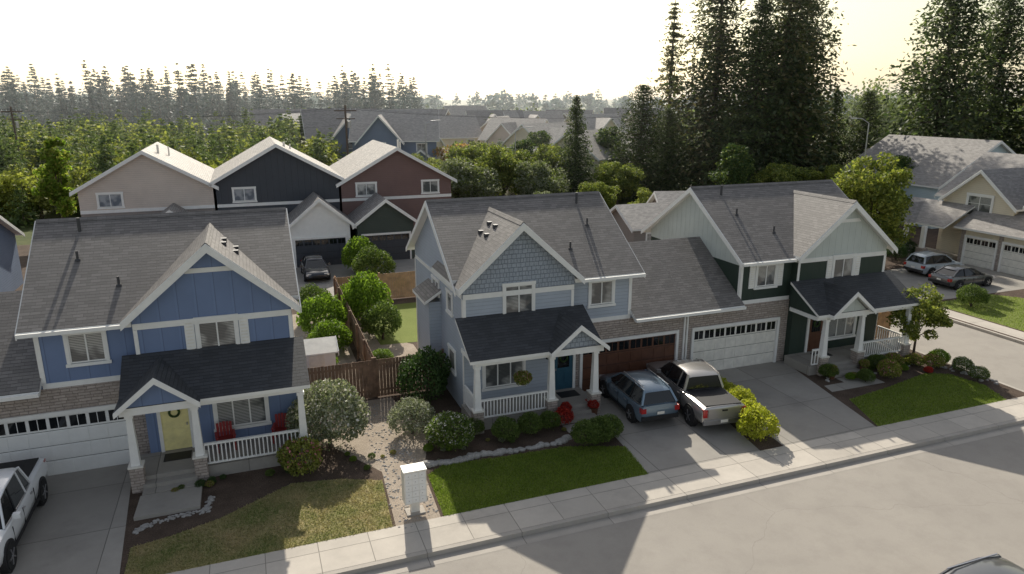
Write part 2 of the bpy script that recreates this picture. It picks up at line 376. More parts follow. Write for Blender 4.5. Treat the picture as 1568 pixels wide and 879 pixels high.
    for a,c in P['rails']:
        b.box(a,c,-2.24,-2.14,1.28,1.35,'white'); b.box(a,c,-2.22,-2.16,.55,.61,'white')
        n=max(2,int((c-a)/.135))
        for i in range(n+1):
            xx=a+(c-a)*i/n; b.box(xx-.02,xx+.02,-2.21,-2.17,.61,1.28,'white')
    xx=P['x1']-.35; b.box(xx-.04,xx+.04,-1.9,-.45,1.28,1.35,'white'); b.box(xx-.03,xx+.03,-1.9,-.45,.55,.61,'white')
    for i in range(11): yy=-1.85+i*.135; b.box(xx-.02,xx+.02,yy-.02,yy+.02,.61,1.28,'white')
    b.obj('porch_columns_and_rails',R)
    b=MB(m)
    for c in P['cols']: b.box(c-.21,c+.21,-2.4,-1.98,0,.92,'stone')
    b.obj('porch_stone_bases',R)
    b=MB(m); dx=P.get('dx',1.1); B=plate(b,'y',-.4,-1)
    B(dx-.46,dx+.46,.002,.04,.47,2.5,door)
    B(dx-.58,dx-.46,.002,.08,.45,2.6,'white');B(dx+.46,dx+.58,.002,.08,.45,2.6,'white');B(dx-.46,dx+.46,.002,.08,2.5,2.6,'white')
    B(dx-.28,dx+.28,.041,.05,1.5,2.3,'glass_dark' if door!='yellow_door' else 'yellow_door'); B(dx-.3,dx-.05,.041,.055,.65,1.3,door); B(dx+.05,dx+.3,.041,.055,.65,1.3,door)
    B(dx+.36,dx+.4,.041,.1,1.4,1.5,'metal')
    B(dx+.75,dx+.83,.002,.12,2.0,2.2,'dark')
    B(dx-.45,dx+.45,.3,.9,.452,.47,'dark') 
    b.obj('front_door',R)
    b=MB(m)
    for i in range(14):
        a=i*math.pi/7; a2=a+math.pi/7; b.cyl((dx+.17*math.cos(a),-.47,1.95+.17*math.sin(a)),(dx+.17*math.cos(a2),-.47,1.95+.17*math.sin(a2)),.045,.045,5,'leaf_dark')
    b.obj('door_wreath',R)
    b=MB(m)
    for (xx,yy) in ((-1.2,2.2),(.2,1.0),):
        z=mz(yy); b.cyl((xx,yy,z-.05),(xx,yy,z+.34),.045,.045,10,'pipe'); b.cyl((xx,yy,z-.02),(xx,yy,z+.06),.11,.07,10,'pipe')
    b.cyl((-1.25,3.5,mz(3.5)-.05),(-1.25,3.5,mz(3.5)+.5),.06,.06,10,'pipe')
    for yy in (1.2,2.0,):
        for q in (.5,.9):
            xx=xc+q*1.0; z=8.15-k*(xx-xc); b.box(xx-.11,xx+.11,yy-.11,yy+.11,z-.1,z+.08,'pipe')
    b.obj('roof_vents',R)
    return R,W
HL,WL=house('blue_house',-4.85,26.9,1,2.95,'bat_blue','bat_blue','bat_blue','yellow_door','whitewall',wing=-14,shut=(1,0),porch=dict(dx=1.6))
HC,WC=house('grey_blue_house',13.45,27.0,-1,2.8,'lap_grey','lap_grey','shake_grey','teal_door','brown_door',shut=(0,0),collar=False,bumpout=True,trimband=5.05)
HR,WR=house('green_house',24.25,27.0,1,3.12,'bat_green','bat_sage','bat_sage','brown_door','cream',shut=(1,1),porch=dict(xe=2.2,cols=[1.05,3.3,6.35],rails=[(.42,.8),(3.5,6.15)],stair=(1.35,3.05),dx=2.2,x0=.3,x1=6.75))
# ------------------------------------------------------------------ generic gable house
def gable(b,x0,x1,y0,y1,he,hr,wall,roof,ov=.45,axis='y',up=None,zs=None,t=.15):
    o=t+.02
    if axis=='y':
        xc=(x0+x1)/2;k=(hr-he)/(xc-x0)
        if zs: b.box(x0,x1,y0,y1,0,zs,wall); z0=zs
        else: z0=0
        b.pry([(x0,z0),(x1,z0),(x1,he),(xc,hr),(x0,he)],y0,y1,up or wall)
        b.slab([(x0-ov,y0-ov,he-k*ov+o),(xc,y0-ov,hr+o),(xc,y1+ov,hr+o),(x0-ov,y1+ov,he-k*ov+o)][::-1],t,roof,'white')
        b.slab([(x1+ov,y0-ov,he-k*ov+o),(xc,y0-ov,hr+o),(xc,y1+ov,hr+o),(x1+ov,y1+ov,he-k*ov+o)],t,roof,'white')
        for a in (x0-ov,x1+ov): b.pry([(a,he-k*ov+.1),(xc,hr+.1),(xc,hr-.12),(a,he-k*ov-.12)],y0-ov-.04,y0-ov-.002,'white')
    else:
        yc=(y0+y1)/2;k=(hr-he)/(yc-y0)
        if zs: b.box(x0,x1,y0,y1,0,zs,wall); z0=zs
        else: z0=0
        b.prx([(y0,z0),(y1,z0),(y1,he),(yc,hr),(y0,he)],x0,x1,up or wall)
        b.slab([(x0-ov,y0-ov,he-k*ov+o),(x1+ov,y0-ov,he-k*ov+o),(x1+ov,yc,hr+o),(x0-ov,yc,hr+o)],t,roof,'white')
        b.slab([(x0-ov,y1+ov,he-k*ov+o),(x1+ov,y1+ov,he-k*ov+o),(x1+ov,yc,hr+o),(x0-ov,yc,hr+o)][::-1],t,roof,'white')
        for xx in (x0-ov-.04,x1+ov+.002):
            for a in (y0-ov,y1+ov): b.prx([(a,he-k*ov+.1),(yc,hr+.1),(yc,hr-.12),(a,he-k*ov-.12)],xx,xx+.038,'white')
def rear(name,sc_,d,w,wall,low,roof,hr=9.0,he=6.3):
    R=root(name,sc_,d); b=MB(); h=w/2
    gable(b,-h,h,0,11,he,hr,low,roof,up=wall,zs=4.6)
    b.box(-h,h,-.04,-.002,4.5,4.75,'white'); 
    b.obj('walls_and_roof',R)
    b=MB(); window(b,'y',0,-1,-h+1.3,-h+2.9,4.95,5.95,mull=1)
    if name=='brown_house': window(b,'y',0,-1,h-2.6,h-1.2,4.95,5.95,mull=1)
    b.obj('windows',R)
    b=MB(); b.cyl((.8,3,8.3),(.8,3,9.4),.09,.09,8,'cream'); b.cyl((1.4,5,8),(1.4,5,9.1),.06,.06,8,'cream'); b.obj('roof_vents',R)
    return R
R=rear('tan_house',-7.3,61,9.4,'lap_pink','lap_taupe','roof_light')
b=MB(); gable(b,-.5,4.0,-3.6,-.01,3.3,4.9,'lap_taupe','roof_mid'); b.obj('garage_wing',R)
R=rear('charcoal_house',2.4,61,9.6,'bat_navy','bat_navy','roof_light',9.3,6.6)
b=MB(); gable(b,.4,5.0,-4,-.01,3.4,5.3,'whitewall','roof_mid'); garage(b,'y',-4,-1,.7,4.6,2.2,'bat_navy',6); b.obj('garage_wing',R)
R=rear('brown_house',12.2,61,9.6,'lap_maroon','lap_maroon','roof_light',8.8,6.1)
b=MB(); gable(b,-4.2,.4,-4,-.01,3.3,5.0,'lap_dkgreen','roof_mid'); garage(b,'y',-4,-1,-3.8,0,2.2,'bat_navy',6); b.obj('garage_wing',R)
R=root('slate_house',-19.9,50); b=MB(); gable(b,-4,4,0,9,3.6,5.6,'lap_slate','roof_mid',axis='x'); window(b,'y',0,-1,1.5,3,1.5,3,mull=1); b.obj('walls_and_roof',R)
def dist(name,X,Y,rz,w,dep,he,hr,wall,roof,gx=None,win=True):
    R=bpy.data.objects.new(name,None); R.location=(X,Y,0); R.rotation_euler=(0,0,rz); COL.objects.link(R)
    b=MB(); gable(b,-w/2,w/2,0,dep,he,hr,wall,roof,axis='x')
    if gx is not None:
        gable(b,gx-3,gx+3,-1.6,dep/2-.5,he-.1,hr-.7,wall,roof,axis='y')
        gable(b,gx+3.5,gx+8,-2.2,-.01,he*.55,he*.8,wall,roof,axis='y')
    b.obj('walls_and_roof',R)
    if win:
        b=MB(); 
        for u in (-w/2+1.2,w/2-2.8): window(b,'y',0,-1,u,u+1.4,he-1.9,he-.6,mull=1)
        if gx is not None: window(b,'y',-1.6,-1,gx-.8,gx+.8,he-1.7,he-.4,mull=1)
        b.obj('windows',R)
    return R
dist('distant_blue_house',-17,104,.1,12,10,7.2,11.2,'lap_slate','roof_light',-2)
dist('distant_blue_house',-26,112,.35,11,10,7.2,11.2,'lap_slate','roof_mid',1)
for i,(X,Y,w,c,h,rz) in enumerate([(-11,136,11,'lap_beige',9.6,.4),(-1,132,11,'lap_pink',9.2,-.5),(6,160,13,'lap_beige',10,.3),(-21,150,12,'lap_taupe',10.6,-.4),(20,155,12,'lap_beige',9.5,.5),(30,175,14,'lap_pink',10.5,0),(-9,180,12,'lap_beige',11,.7),(14,190,12,'lap_taupe',9.8,-.3),(-37,138,10,'lap_slate',10.0,1.2),(-46,146,11,'lap_taupe',10.6,.5),(9,124,11,'lap_beige',8.6,.8),(-3,158,12,'lap_slate',10.2,.2),(2,145,10,'lap_pink',9.3,1.3),(-15,122,9,'lap_beige',8.8,1.0)]):
    dist('distant_house',X,Y,rz,w,9,h*.62,h,c,('roof_light','roof_mid')[i%2],(None,0,-1)[i%3])
dist('distant_beige_house',15,98,.9,12,9,5.4,8.6,'lap_beige','roof_light')
dist('distant_low_house',3.5,98,.1,8,6,4.4,6.2,'lap_beige','roof_light')
dist('distant_low_house',13.0,59,TH,6,5,2.6,4.0,'lap_taupe','roof_light')
dist('distant_low_house',17.0,64,.1,6,5,2.9,4.4,'lap_taupe','roof_light')
R=root('light_blue_house',73,52,0,0); b=MB(); gable(b,-7.5,7.5,0,13,4.4,8.6,'lap_lightblue','roof_mid',axis='y'); window(b,'y',0,-1,.2,2.4,4.3,5.6,mull=1); window(b,'y',0,-1,-4.5,-3,2,3.3,mull=1);b.obj('walls_and_roof',R)
# beige craftsman facing -s
R=root('beige_craftsman_house',54,38.5,0,-math.pi/2)
b=MB()
gable(b,-6,9,3,13,5.0,8.2,'lap_beige','roof_mid',axis='x',ov=.5)
gable(b,-4.6,1.2,1.6,8,4.9,7.3,'lap_beige','roof_mid',axis='y')
b.box(-1.6,9,0,3,0,2.9,'lap_beige')
b.slab([(-2,-.5,2.95),(9.4,-.5,2.95),(9.4,3.0,4.9),(-2,3.0,4.9)],.15,'roof_mid','white')
gable(b,3.2,8.8,.6,5,5.4,7.6,'lap_beige','roof_dark',axis='y')
b.slab([(-7.8,-1.6,2.9),(-2.0,-1.6,2.9),(-2.0,1.6,4.5),(-7.8,1.6,4.5)],.13,'roof_mid','white')
b.obj('walls_and_roof',R)
b=MB(); b.pry([(-8,2.9),(-4.8,2.9),(-6.4,4.1)],-2.1,-2.0,'lap_slate')
b.slab([(-8.2,-2.5,2.85),(-6.4,-2.5,4.3),(-6.4,1.5,4.3),(-8.2,1.5,2.85)][::-1],.13,'roof_mid','white'); b.slab([(-4.6,-2.5,2.85),(-6.4,-2.5,4.3),(-6.4,1.5,4.3),(-4.6,1.5,2.85)],.13,'roof_mid','white')
for xx in (-7.7,-5.1,-3.4):
    b.box(xx-.3,xx+.3,-2.3,-1.7,0,1,'stone'); b.box(xx-.16,xx+.16,-2.15,-1.85,1,2.8,'white')
b.box(-7.9,-2.2,-2.1,1.6,0,.3,'drive_concrete'); b.obj('porch',R)
b=MB(); window(b,'y',1.6,-1,-2.7,-.7,3.7,5.3,mull=1,grid=True,w=.16); window(b,'y',.6,-1,5.2,6.8,4.2,5.4,mull=1); window(b,'y',3,-1,-5.5,-4.0,1.2,2.4); b.obj('windows',R)
b=MB(); garage(b,'y',0,-1,-1.1,1.4,2.2,'cream',4); garage(b,'y',0,-1,2.0,6.6,2.2,'cream',8); b.box(-1.6,-1.25,-.06,-.002,0,2.8,'stone'); b.box(1.54,1.86,-.06,-.002,0,2.8,'stone'); b.obj('garage_doors',R)
# ------------------------------------------------------------------ ground
b=MB(); b.poly([(-3000,-500,-.16),(3000,-500,-.16),(3000,5000,-.16),(-3000,5000,-.16)],'field'); b.obj('ground')
def rd(name,pts,k,z): return sheet(name,pts,z,k)
rd('road',[(-60,5.5),(90,5.5),(90,17.86),(-60,17.86)],'asphalt',-.15)
rd('side_street',[(32.9,17.86),(39.3,17.86),(39.3,58),(32.9,58)],'asphalt',-.15)
slabobj('yard_ground',[(-60,18.0),(32.4,18.0),(32.7,75),(-60,75)],-.16,0,'mulch')
slabobj('yard_ground',[(39.5,18.0),(90,18.0),(90,75),(39.5,75)],-.16,0,'mulch')
slabobj('kerb',[(-60,17.83),(31.8,17.83),(31.8,18.0),(-60,18.0)],-.16,.004,'curb_concrete')
slabobj('kerb',[(32.4,18.6),(32.58,18.6),(32.9,58),(32.72,58)],-.16,.004,'curb_concrete')
slabobj('kerb',[(39.32,18.0),(39.5,18.0),(39.5,58),(39.32,58)],-.16,.004,'curb_concrete')
rd('gutter',[(-60,17.42),(32,17.42),(32,17.83),(-60,17.83)],'curb_concrete',-.146)
rd('sidewalk',[(-60,18.0),(32.0,18.0),(32.0,19.5),(-60,19.5)],'sidewalk_concrete',.009)
rd('sidewalk',[(39.7,18.0),(41,18.0),(41,55),(39.7,55)],'sidewalk_concrete',.009)
rd('driveway',[(-10.2,19.5),(-4.35,19.5),(-4.85,26.88),(-10.2,26.88)],'drive_concrete',.006)
rd('driveway',[(12.5,19.5),(17.4,19.5),(18.6,26.98),(13.2,26.98)],'drive_concrete',.006)
rd('driveway',[(18.5,19.5),(23.2,19.5),(24.9,26.98),(19.3,26.98)],'drive_concrete',.006)
rd('driveway',[(41,32.3),(53.9,32.3),(53.9,40.5),(41,39.5)],'drive_concrete',.006)
rd('driveway',[(-2,44.8),(14,46.5),(14,57),(-2,57)],'drive_concrete',.006)
slabobj('walkway',[(-4.35,22.7),(-2.4,22.7),(-2.4,24.05),(-4.3,24.05)],0,.12,'drive_concrete')
rd('walkway',[(11.2,23.4),(13.0,23.4),(13.2,24.1),(11.2,24.1)],'drive_concrete',.01)
rd('walkway',[(24.2,22.9),(27.4,22.9),(27.4,24.1),(25.6,24.1),(25.6,23.6),(24.4,23.6)],'drive_concrete',.01)
L1=[(-4.25,19.5),(3.3,19.5),(3.5,22.4),(2.2,23.0),(.5,23.3),(-.8,22.5),(-1.8,21.9),(-3.2,21.4),(-4.25,21.2)]
L2=[(4.95,19.5),(12.5,19.5),(12.75,21.6),(10.6,22.4),(8,22.5),(5.8,22.7),(5.1,22.2)]
L3=[(23.3,19.5),(30.8,19.5),(31.5,21),(31.2,22.6),(30.2,23.1),(27,22.4),(24.3,22.0)]
L4=[(41.2,20),(41.2,31.9),(47,32.2),(51,27),(49,20)]
L5=[(6.0,36.5),(12,36),(12,44),(6.0,44)]
rd('lawn',L1,'lawn_dry',.005); rd('lawn',L2,'lawn_green',.005); rd('lawn',L3,'lawn_green',.005); rd('lawn',L4,'lawn_green',.005); rd('lawn',L5,'lawn_green',.005)
rd('gravel_path',[(3.4,19.5),(4.85,19.5),(5.0,22.4),(5.8,25),(5.2,29.4),(2.2,29.4),(1.9,26),(3.6,23)],'gravel',.003)
rd('gravel_path',[(1.6,30),(4.4,30),(4.4,44),(1.6,44)],'gravel',.003)
rd('gravel_path',[(4.8,30),(7.7,30),(7.7,36),(4.8,40)],'gravel',.003)
# ------------------------------------------------------------------ foliage
def arr_mesh(name,V,nq,mats,midx=None,extra=None):
    me=bpy.data.meshes.new(name)
    ev,ef,em=extra if extra else ([],[],0)
    nv=len(V)+len(ev); allv=np.vstack([V,np.array(ev).reshape(-1,3)]) if len(ev) else V
    ne=len(ef)
    me.vertices.add(nv); me.vertices.foreach_set('co',allv.astype(np.float32).ravel())
    li=np.concatenate([np.arange(nq*4),np.array(ef,dtype=int).ravel()+len(V)]) if ne else np.arange(nq*4)
    me.loops.add(len(li)); me.loops.foreach_set('vertex_index',li.astype(np.int32))
    me.polygons.add(nq+ne); me.polygons.foreach_set('loop_start',(np.arange(nq+ne)*4).astype(np.int32))
    mi=np.zeros(nq+ne,dtype=np.int32)
    if midx is not None: mi[:nq]=midx
    if ne: mi[nq:]=em
    for m in mats: me.materials.append(MATS[m])
    me.polygons.foreach_set('material_index',mi)
    me.update(calc_edges=True); me.validate(); return me
def quads(rng,C,sz,flat=0,asp=.6,dirs=None):
    n=len(C); N=rng.normal(size=(n,3)); N[:,2]=np.abs(N[:,2])+flat; N/=np.linalg.norm(N,axis=1)[:,None]
    T=rng.normal(size=(n,3)) if dirs is None else dirs
    T=T-N*(T*N).sum(1)[:,None]; T/=np.linalg.norm(T,axis=1)[:,None]+1e-9
    Bt=np.cross(N,T); s=(sz*rng.uniform(.6,1.35,n))[:,None]
    P=np.empty((n,4,3)); P[:,0]=C-T*s; P[:,1]=C-Bt*s*asp; P[:,2]=C+T*s; P[:,3]=C+Bt*s*asp
    return P.reshape(-1,3)
def tubes(segs,n=6):
    V=[];F=[]
    for p,q,r0,r1 in segs:
        p=Vector(p);q=Vector(q);d=(q-p).normalized();u=d.orthogonal().normalized();v=d.cross(u);i0=len(V)
        for c,r in ((p,r0),(q,r1)):
            for i in range(n):
                a=2*math.pi*i/n; V.append(tuple(c+(u*math.cos(a)+v*math.sin(a))*r))
        for i in range(n):
            j=(i+1)%n; F.append((i0+i,i0+j,i0+n+j,i0+n+i))
    return V,F
def bush_mesh(name,seed,rx,rz,n,sz,mat,accent=None,frac=.0,lump=.22):
    rng=np.random.default_rng(seed)
    nc=22; cd=rng.normal(size=(nc,3)); cd[:,2]=np.abs(cd[:,2]); cd/=np.linalg.norm(cd,axis=1)[:,None]
    D=rng.normal(size=(n,3)); D[:,2]=np.abs(D[:,2])-.25; D/=np.linalg.norm(D,axis=1)[:,None]
    prox=(D@cd.T).max(1); r=(.76+lump*1.3*np.clip((prox-.8)/.2,0,1))*rng.uniform(.6,1.08,n)**.6
    C=D*r[:,None]; C[:,0]*=rx;C[:,1]*=rx;C[:,2]=C[:,2]*rz*.62+rz*.40
    C[:,2]=np.maximum(C[:,2],.02)
    V=quads(rng,C,sz,.2); mi=np.zeros(n,dtype=int); mats=[mat]
    if accent: mats.append(accent); mi[(rng.random(n)<frac)&(C[:,2]>rz*.4)]=1
    mats.append('bark'); ev,ef=tubes([((0,0,0),(0.05,.05,rz*.5),.05*rx+.02,.02),((0,0,0),(.4*rx,.1,rz*.5),.03,.015),((0,0,0),(-.35*rx,.2*rx,rz*.5),.03,.015)])
    return arr_mesh(name,V,n,mats,mi,(ev,ef,len(mats)-1))
def tree_mesh(name,seed,h,cr,ch0,n,sz,mat,mat2=None,lumps=38,tr=.16,top=.0,lsc=1.0):
    rng=np.random.default_rng(seed); cz=(h+ch0)/2; rz=(h-ch0)/2
    L=rng.normal(size=(lumps,3)); L/=np.linalg.norm(L,axis=1)[:,None]; L*=rng.uniform(.35,.95,lumps)[:,None]
    LC=L*np.array([cr,cr,rz])+np.array([0,0,cz])
    if top: LC[:,:2]*=(1-top*np.clip((LC[:,2:3]-ch0)/(h-ch0),0,1))
    lr=cr*rng.uniform(.16,.36,lumps)*lsc; k=rng.integers(0,lumps,n)
    D=rng.normal(size=(n,3)); D/=np.linalg.norm(D,axis=1)[:,None]; D[:,2]=D[:,2]*.8+.1
    C=LC[k]+D*(lr[k]*rng.uniform(.4,1.15,n)**.7)[:,None]
    V=quads(rng,C,sz,.2); segs=[((0,0,0),(0,0,ch0+rz*.5),tr,tr*.6),((0,0,ch0+rz*.5),(0,0,h*.85),tr*.6,tr*.15)]
    for i in range(min(14,lumps)):
        z=ch0*.8+rng.random()*rz*.8; segs.append(((0,0,z),tuple(LC[i]),tr*.38,tr*.08))
    ev,ef=tubes(segs); mats=[mat,'bark']; mi=np.zeros(n,dtype=int)
    if mat2: mats.append(mat2); mi[rng.random(n)<.35]=2
    return arr_mesh(name,V,n,mats,mi,(ev,ef,1))
def conifer_pts(rng,h,R,base,whorls,per,q,power=.85,droop=.25,gap=.1,ragged=.25,smin=.4):
    Cs=[];Ds=[];Ss=[];segs=[]
    for w in range(whorls):
        t=(w+rng.random()*.8)/whorls; z=base+(h-base)*t; rr=R*(1-t)**power+R*.02
        if rng.random()<gap: continue
        for j in range(per):
            a=rng.random()*6.283; L=rr*(1-ragged*rng.random()*1.4)
            if rng.random()<.06: L*=1.25
            dz=-droop*L+ (t-.3)*.25*L
            f=(np.arange(q)+rng.random(q))/q; f=f**.75
            x=np.cos(a)*L*f;y=np.sin(a)*L*f;zz=z+dz*f*f+.12*L*f
            sp=.10*L+.02*R
            P=np.stack([x,y,zz],1)+rng.normal(size=(q,3))*np.array([sp,sp,sp*.45]); Cs.append(P)
            dd=np.tile([math.cos(a),math.sin(a),-.35],(q,1))+rng.normal(size=(q,3))*.55; Ds.append(dd); Ss.append(np.full(q,smin+(1-smin)*(1-t)))
            if j<2: segs.append(((0,0,z),(math.cos(a)*L*.8,math.sin(a)*L*.8,z+dz*.6+.1*L),.01*R+.015,.01))
    return np.vstack(Cs),np.vstack(Ds),np.concatenate(Ss),segs
def conifer_mesh(name,seed,h,R,base=.8,whorls=60,per=9,q=9,sz=.35,mat='needle_near',mat2=None,power=.85,droop=.25,gap=.08,ragged=.25,tr=None):
    rng=np.random.default_rng(seed); C,D,S,segs=conifer_pts(rng,h,R,base,whorls,per,q,power,droop,gap,ragged)
    n=len(C); V=quads(rng,C,sz*S,.3,.42,D); tr=tr or h*.012+.05
    segs=segs[:160]+[((0,0,0),(0,0,h*.55),tr,tr*.6),((0,0,h*.55),(0,0,h*.99),tr*.6,.02)]
    ev,ef=tubes(segs,5); mats=[mat,'bark']; mi=np.zeros(n,dtype=int)
    if mat2: mats.append(mat2); mi[rng.random(n)<.3]=2
    return arr_mesh(name,V,n,mats,mi,(ev,ef,1))
def put(name,me,X,Y,sx=1,sz=None,rz=None,z=0):
    o=bpy.data.objects.new(name,me); COL.objects.link(o); o.location=(X,Y,z); o.rotation_euler=(0,0,random.uniform(0,6.28) if rz is None else rz); o.scale=(sx,sx,sz or sx); return o
def putl(name,me,s,d,sx=1,sz=None,z=0):
    p=WP(s,d); return put(name,me,p[0],p[1],sx,sz,None,z)
B1=bush_mesh('shrub_a',1,1,1.6,5200,.05,'leaf_bush'); B2=bush_mesh('shrub_b',2,1,1.5,5200,.05,'leaf_bush','flower_white',.16); B3=bush_mesh('shrub_c',3,1,1.5,4200,.06,'leaf_bright')
B4=bush_mesh('shrub_d',4,1,1.5,3500,.07,'leaf_lime',None,0,.3); B5=bush_mesh('shrub_e',5,1,1.5,4500,.05,'leaf_dark',None,0,.3); B6=bush_mesh('shrub_f',6,1,1.5,4500,.045,'leaf_grey','flower_white',.08); B7=bush_mesh('shrub_g',7,1,1.3,2500,.07,'leaf_red'); B8=bush_mesh('shrub_h',8,1,1.3,2500,.07,'leaf_tree2','flower_pink',.08)
BL=bush_mesh('shrub_big',9,1,1.55,9000,.045,'leaf_grey','flower_white',.16,.3)
putl('flowering_bush',BL,2.1,25.6,1.35,1.55)
putl('round_shrub',B8,.9,24.0,.8,.95)
putl('flowering_shrub',B6,5.3,25.6,.95,.95); putl('rhododendron',B5,6.6,28.4,1.15,1.5)
putl('hydrangea_bush',B2,6.4,23.8,.95,.95)
for s,d,r in ((8.6,23.7,.55),(9.7,23.9,.5),(10.6,24.0,.45),(7.6,24.6,.4)): putl('boxwood_shrub',B1,s,d,r,r*1.1)
for s,d,r in ((11.4,22.2,.62),(12.0,22.3,.6),(12.5,22.5,.55)): putl('hedge_shrub',B1,s,d,r,r*1.05)
putl('red_flower_shrub',B7,11.3,24.3,.45,.55); putl('red_flower_shrub',B7,12.9,25.0,.3,.4)
for s,d,r in ((17.9,20.4,.85),(18.3,21.3,.75),(18.6,22.4,.8),(18.8,23.4,.65),(19.0,24.4,.6),(18.9,25.4,.6)): putl('golden_shrub',B4,s,d,r*.85,r*.95)
putl('green_shrub',B3,19.1,26.2,.5,.7)
for s,d,r in ((25.3,24.3,.45),(26.6,23.3,.4),(28.4,24.3,.5),(29.5,24.4,.5),(30.6,24.1,.45),(31.3,23.6,.5),(27.8,24.4,.35)): putl('garden_shrub',random.choice([B1,B5,B8]),s,d,r,r)
putl('rose_bush',B8,28.0,23.3,.55,.7)
for s,d,r in ((31.9,23.8,.5),(32.0,22.6,.5),(31.8,21.6,.45)): putl('garden_shrub',random.choice([B3,B8,B2]),s,d,r,r)
for s,d,r,k in ((3.2,38.5,1.3,1.3),(3.3,36,1.1,1.1),(5.9,40,1.4,1.5),(6.3,37.4,1.1,1.2),(5.6,43.2,1.1,1.2),(3.1,42,1.1,1.3),(2.6,33.5,.8,.8),(1.8,29.0,.5,.6),(5.6,34,.6,.7)): putl('backyard_shrub',random.choice([B3,B3,B1]),s,d,r,r*k)
putl('round_tree_shrub',B1,8.1,50.5,1.5,1.6); putl('round_tree_shrub',B3,7.6,53.5,1.4,1.8); putl('garden_shrub',B3,9.5,47.6,.5,.5)
for i in range(46):
    if i<10: putl('garden_plant',random.choice([B1,B3,B8,B5]),random.uniform(-3.9,1.2),random.uniform(23.9,24.5),random.uniform(.1,.22))
    elif i<34: putl('garden_plant',random.choice([B1,B3,B8,B6]),random.uniform(2.5,11.5),random.uniform(22.9,25.0),random.uniform(.08,.2))
    else: putl('garden_plant',random.choice([B1,B3,B8,B7]),random.uniform(25,31.5),random.uniform(23.0,24.6),random.uniform(.12,.28))
for s,d in ((53,31),(51,29.5),(43,30.5),(52,43.5),(51,45.5),(50,42.5)): putl('garden_shrub',random.choice([B1,B5,B2]),s,d,.9,.9)
MP=tree_mesh('maple_small',11,3.6,1.8,1.0,7000,.075,'leaf_tree2','leaf_tree',36,.07,0,.8)
putl('ornamental_maple_tree',MP,31.6,25.0,1.05)
PO=tree_mesh('poplar',12,9.5,1.9,1.5,8000,.15,'leaf_bright','leaf_tree2',46,.12,top=.55); put('poplar_tree',PO,-41.8,65,1.1)
TA=tree_mesh('decid_a',13,8.5,3.8,1.4,15000,.15,'leaf_tree','leaf_tree2',60,.2); TB=tree_mesh('decid_b',14,7.5,3.9,1.0,14000,.14,'leaf_tree2','leaf_tree',64,.2,0,.8); TC=tree_mesh('decid_c',15,9.5,3.2,1.2,14000,.15,'leaf_dark','leaf_tree',60,.2,top=.35); TR=tree_mesh('decid_red',16,6,3,1.0,8000,.16,'leaf_autumn','leaf_tree2',40,.15); TG=tree_mesh('decid_grey',17,7.5,4.0,1,14000,.15,'leaf_grey','leaf_tree',60,.2)
putl('deciduous_tree',TB,46.5,42.5,1.0,1.12)
CA=conifer_mesh('fir_a',21,34,9.5,.6,110,13,13,.46,'needle_near','needle_brown',.6,.35,.06,.4)
CB=conifer_mesh('fir_b',22,32,4.6,9,60,9,9,.42,'needle_brown','needle_near',.75,.3,.25,.5)
CC=conifer_mesh('fir_c',23,29,8.4,.6,105,13,12,.42,'needle_near','needle_mid',.7,.25,.05,.3)
CD=conifer_mesh('cedar',24,13,2.9,.3,80,13,8,.24,'needle_near','needle_mid',.7,-.1,.0,.12)
CE=conifer_mesh('spruce',25,14.5,5.8,.3,85,13,12,.28,'needle_near','needle_near',.5,.12,.02,.22)
def ux(u,Y): return (u-784)/1118*Y
put('tall_fir_tree',CA,34.0,92,1.0); put('tall_fir_tree',CA,27.0,97,1.0,.98); put('tall_fir_tree',CA,38.5,98,.85,1.0); put('sparse_fir_tree',CB,22.5,104,.9,.88); put('tall_fir_tree',CC,30,90,.9,.85)
put('spruce_tree',CE,16.5,92,1.0); put('spruce_tree',CE,20.5,95,.8,.8); put('cedar_tree',CD,7.8,88,1.05,1.02); put('cedar_tree',CD,44.0,99,1.2,1.1)
put('tall_fir_tree',CC,53.0,90,1.15,1.12); put('tall_fir_tree',CC,61.5,93,1.05,1.0); put('sparse_fir_tree',CB,62,82,1.1,.95); put('tall_fir_tree',CC,68,88,1.1,.85); put('tall_fir_tree',CA,78,100,.9,1.0); put('spruce_tree',CE,48,98,.8,.95); put('fir_tree',CE,66,80,.9,1.1)
for X,Y,s,m in ((-6,80,.95,TG),(-1,84,.95,TA),(3,80,.85,TG),(-9.5,86,.85,TB),(-5,92,.95,TA),(1,95,.95,TC),(5,92,.9,TA),(-12,96,.85,TB),(-5,103,1.0,TA),(12.5,84,.8,TA),(13,99,1.05,TC),(25,80,.85,TC),(30,79,.85,TA),(34.5,78,.8,TB),(38.5,77,.8,TA),(43,78,.75,TC),(-5.5,107,1.2,TR),(-8.5,105,1.1,TR),(4,112,1.0,TC),(10,116,.9,TA),(-17,88,.75,TB),(-20,93,.8,TA),(3,72,.55,TG),(9,74,.6,TA),(14,72,.6,TB),(36,70,.6,TA),(30,68,.55,TB),(51,82,.8,TC),(56,80,.75,TA)):
    put('deciduous_tree',m,X,Y,s,s*random.uniform(.85,1.05))
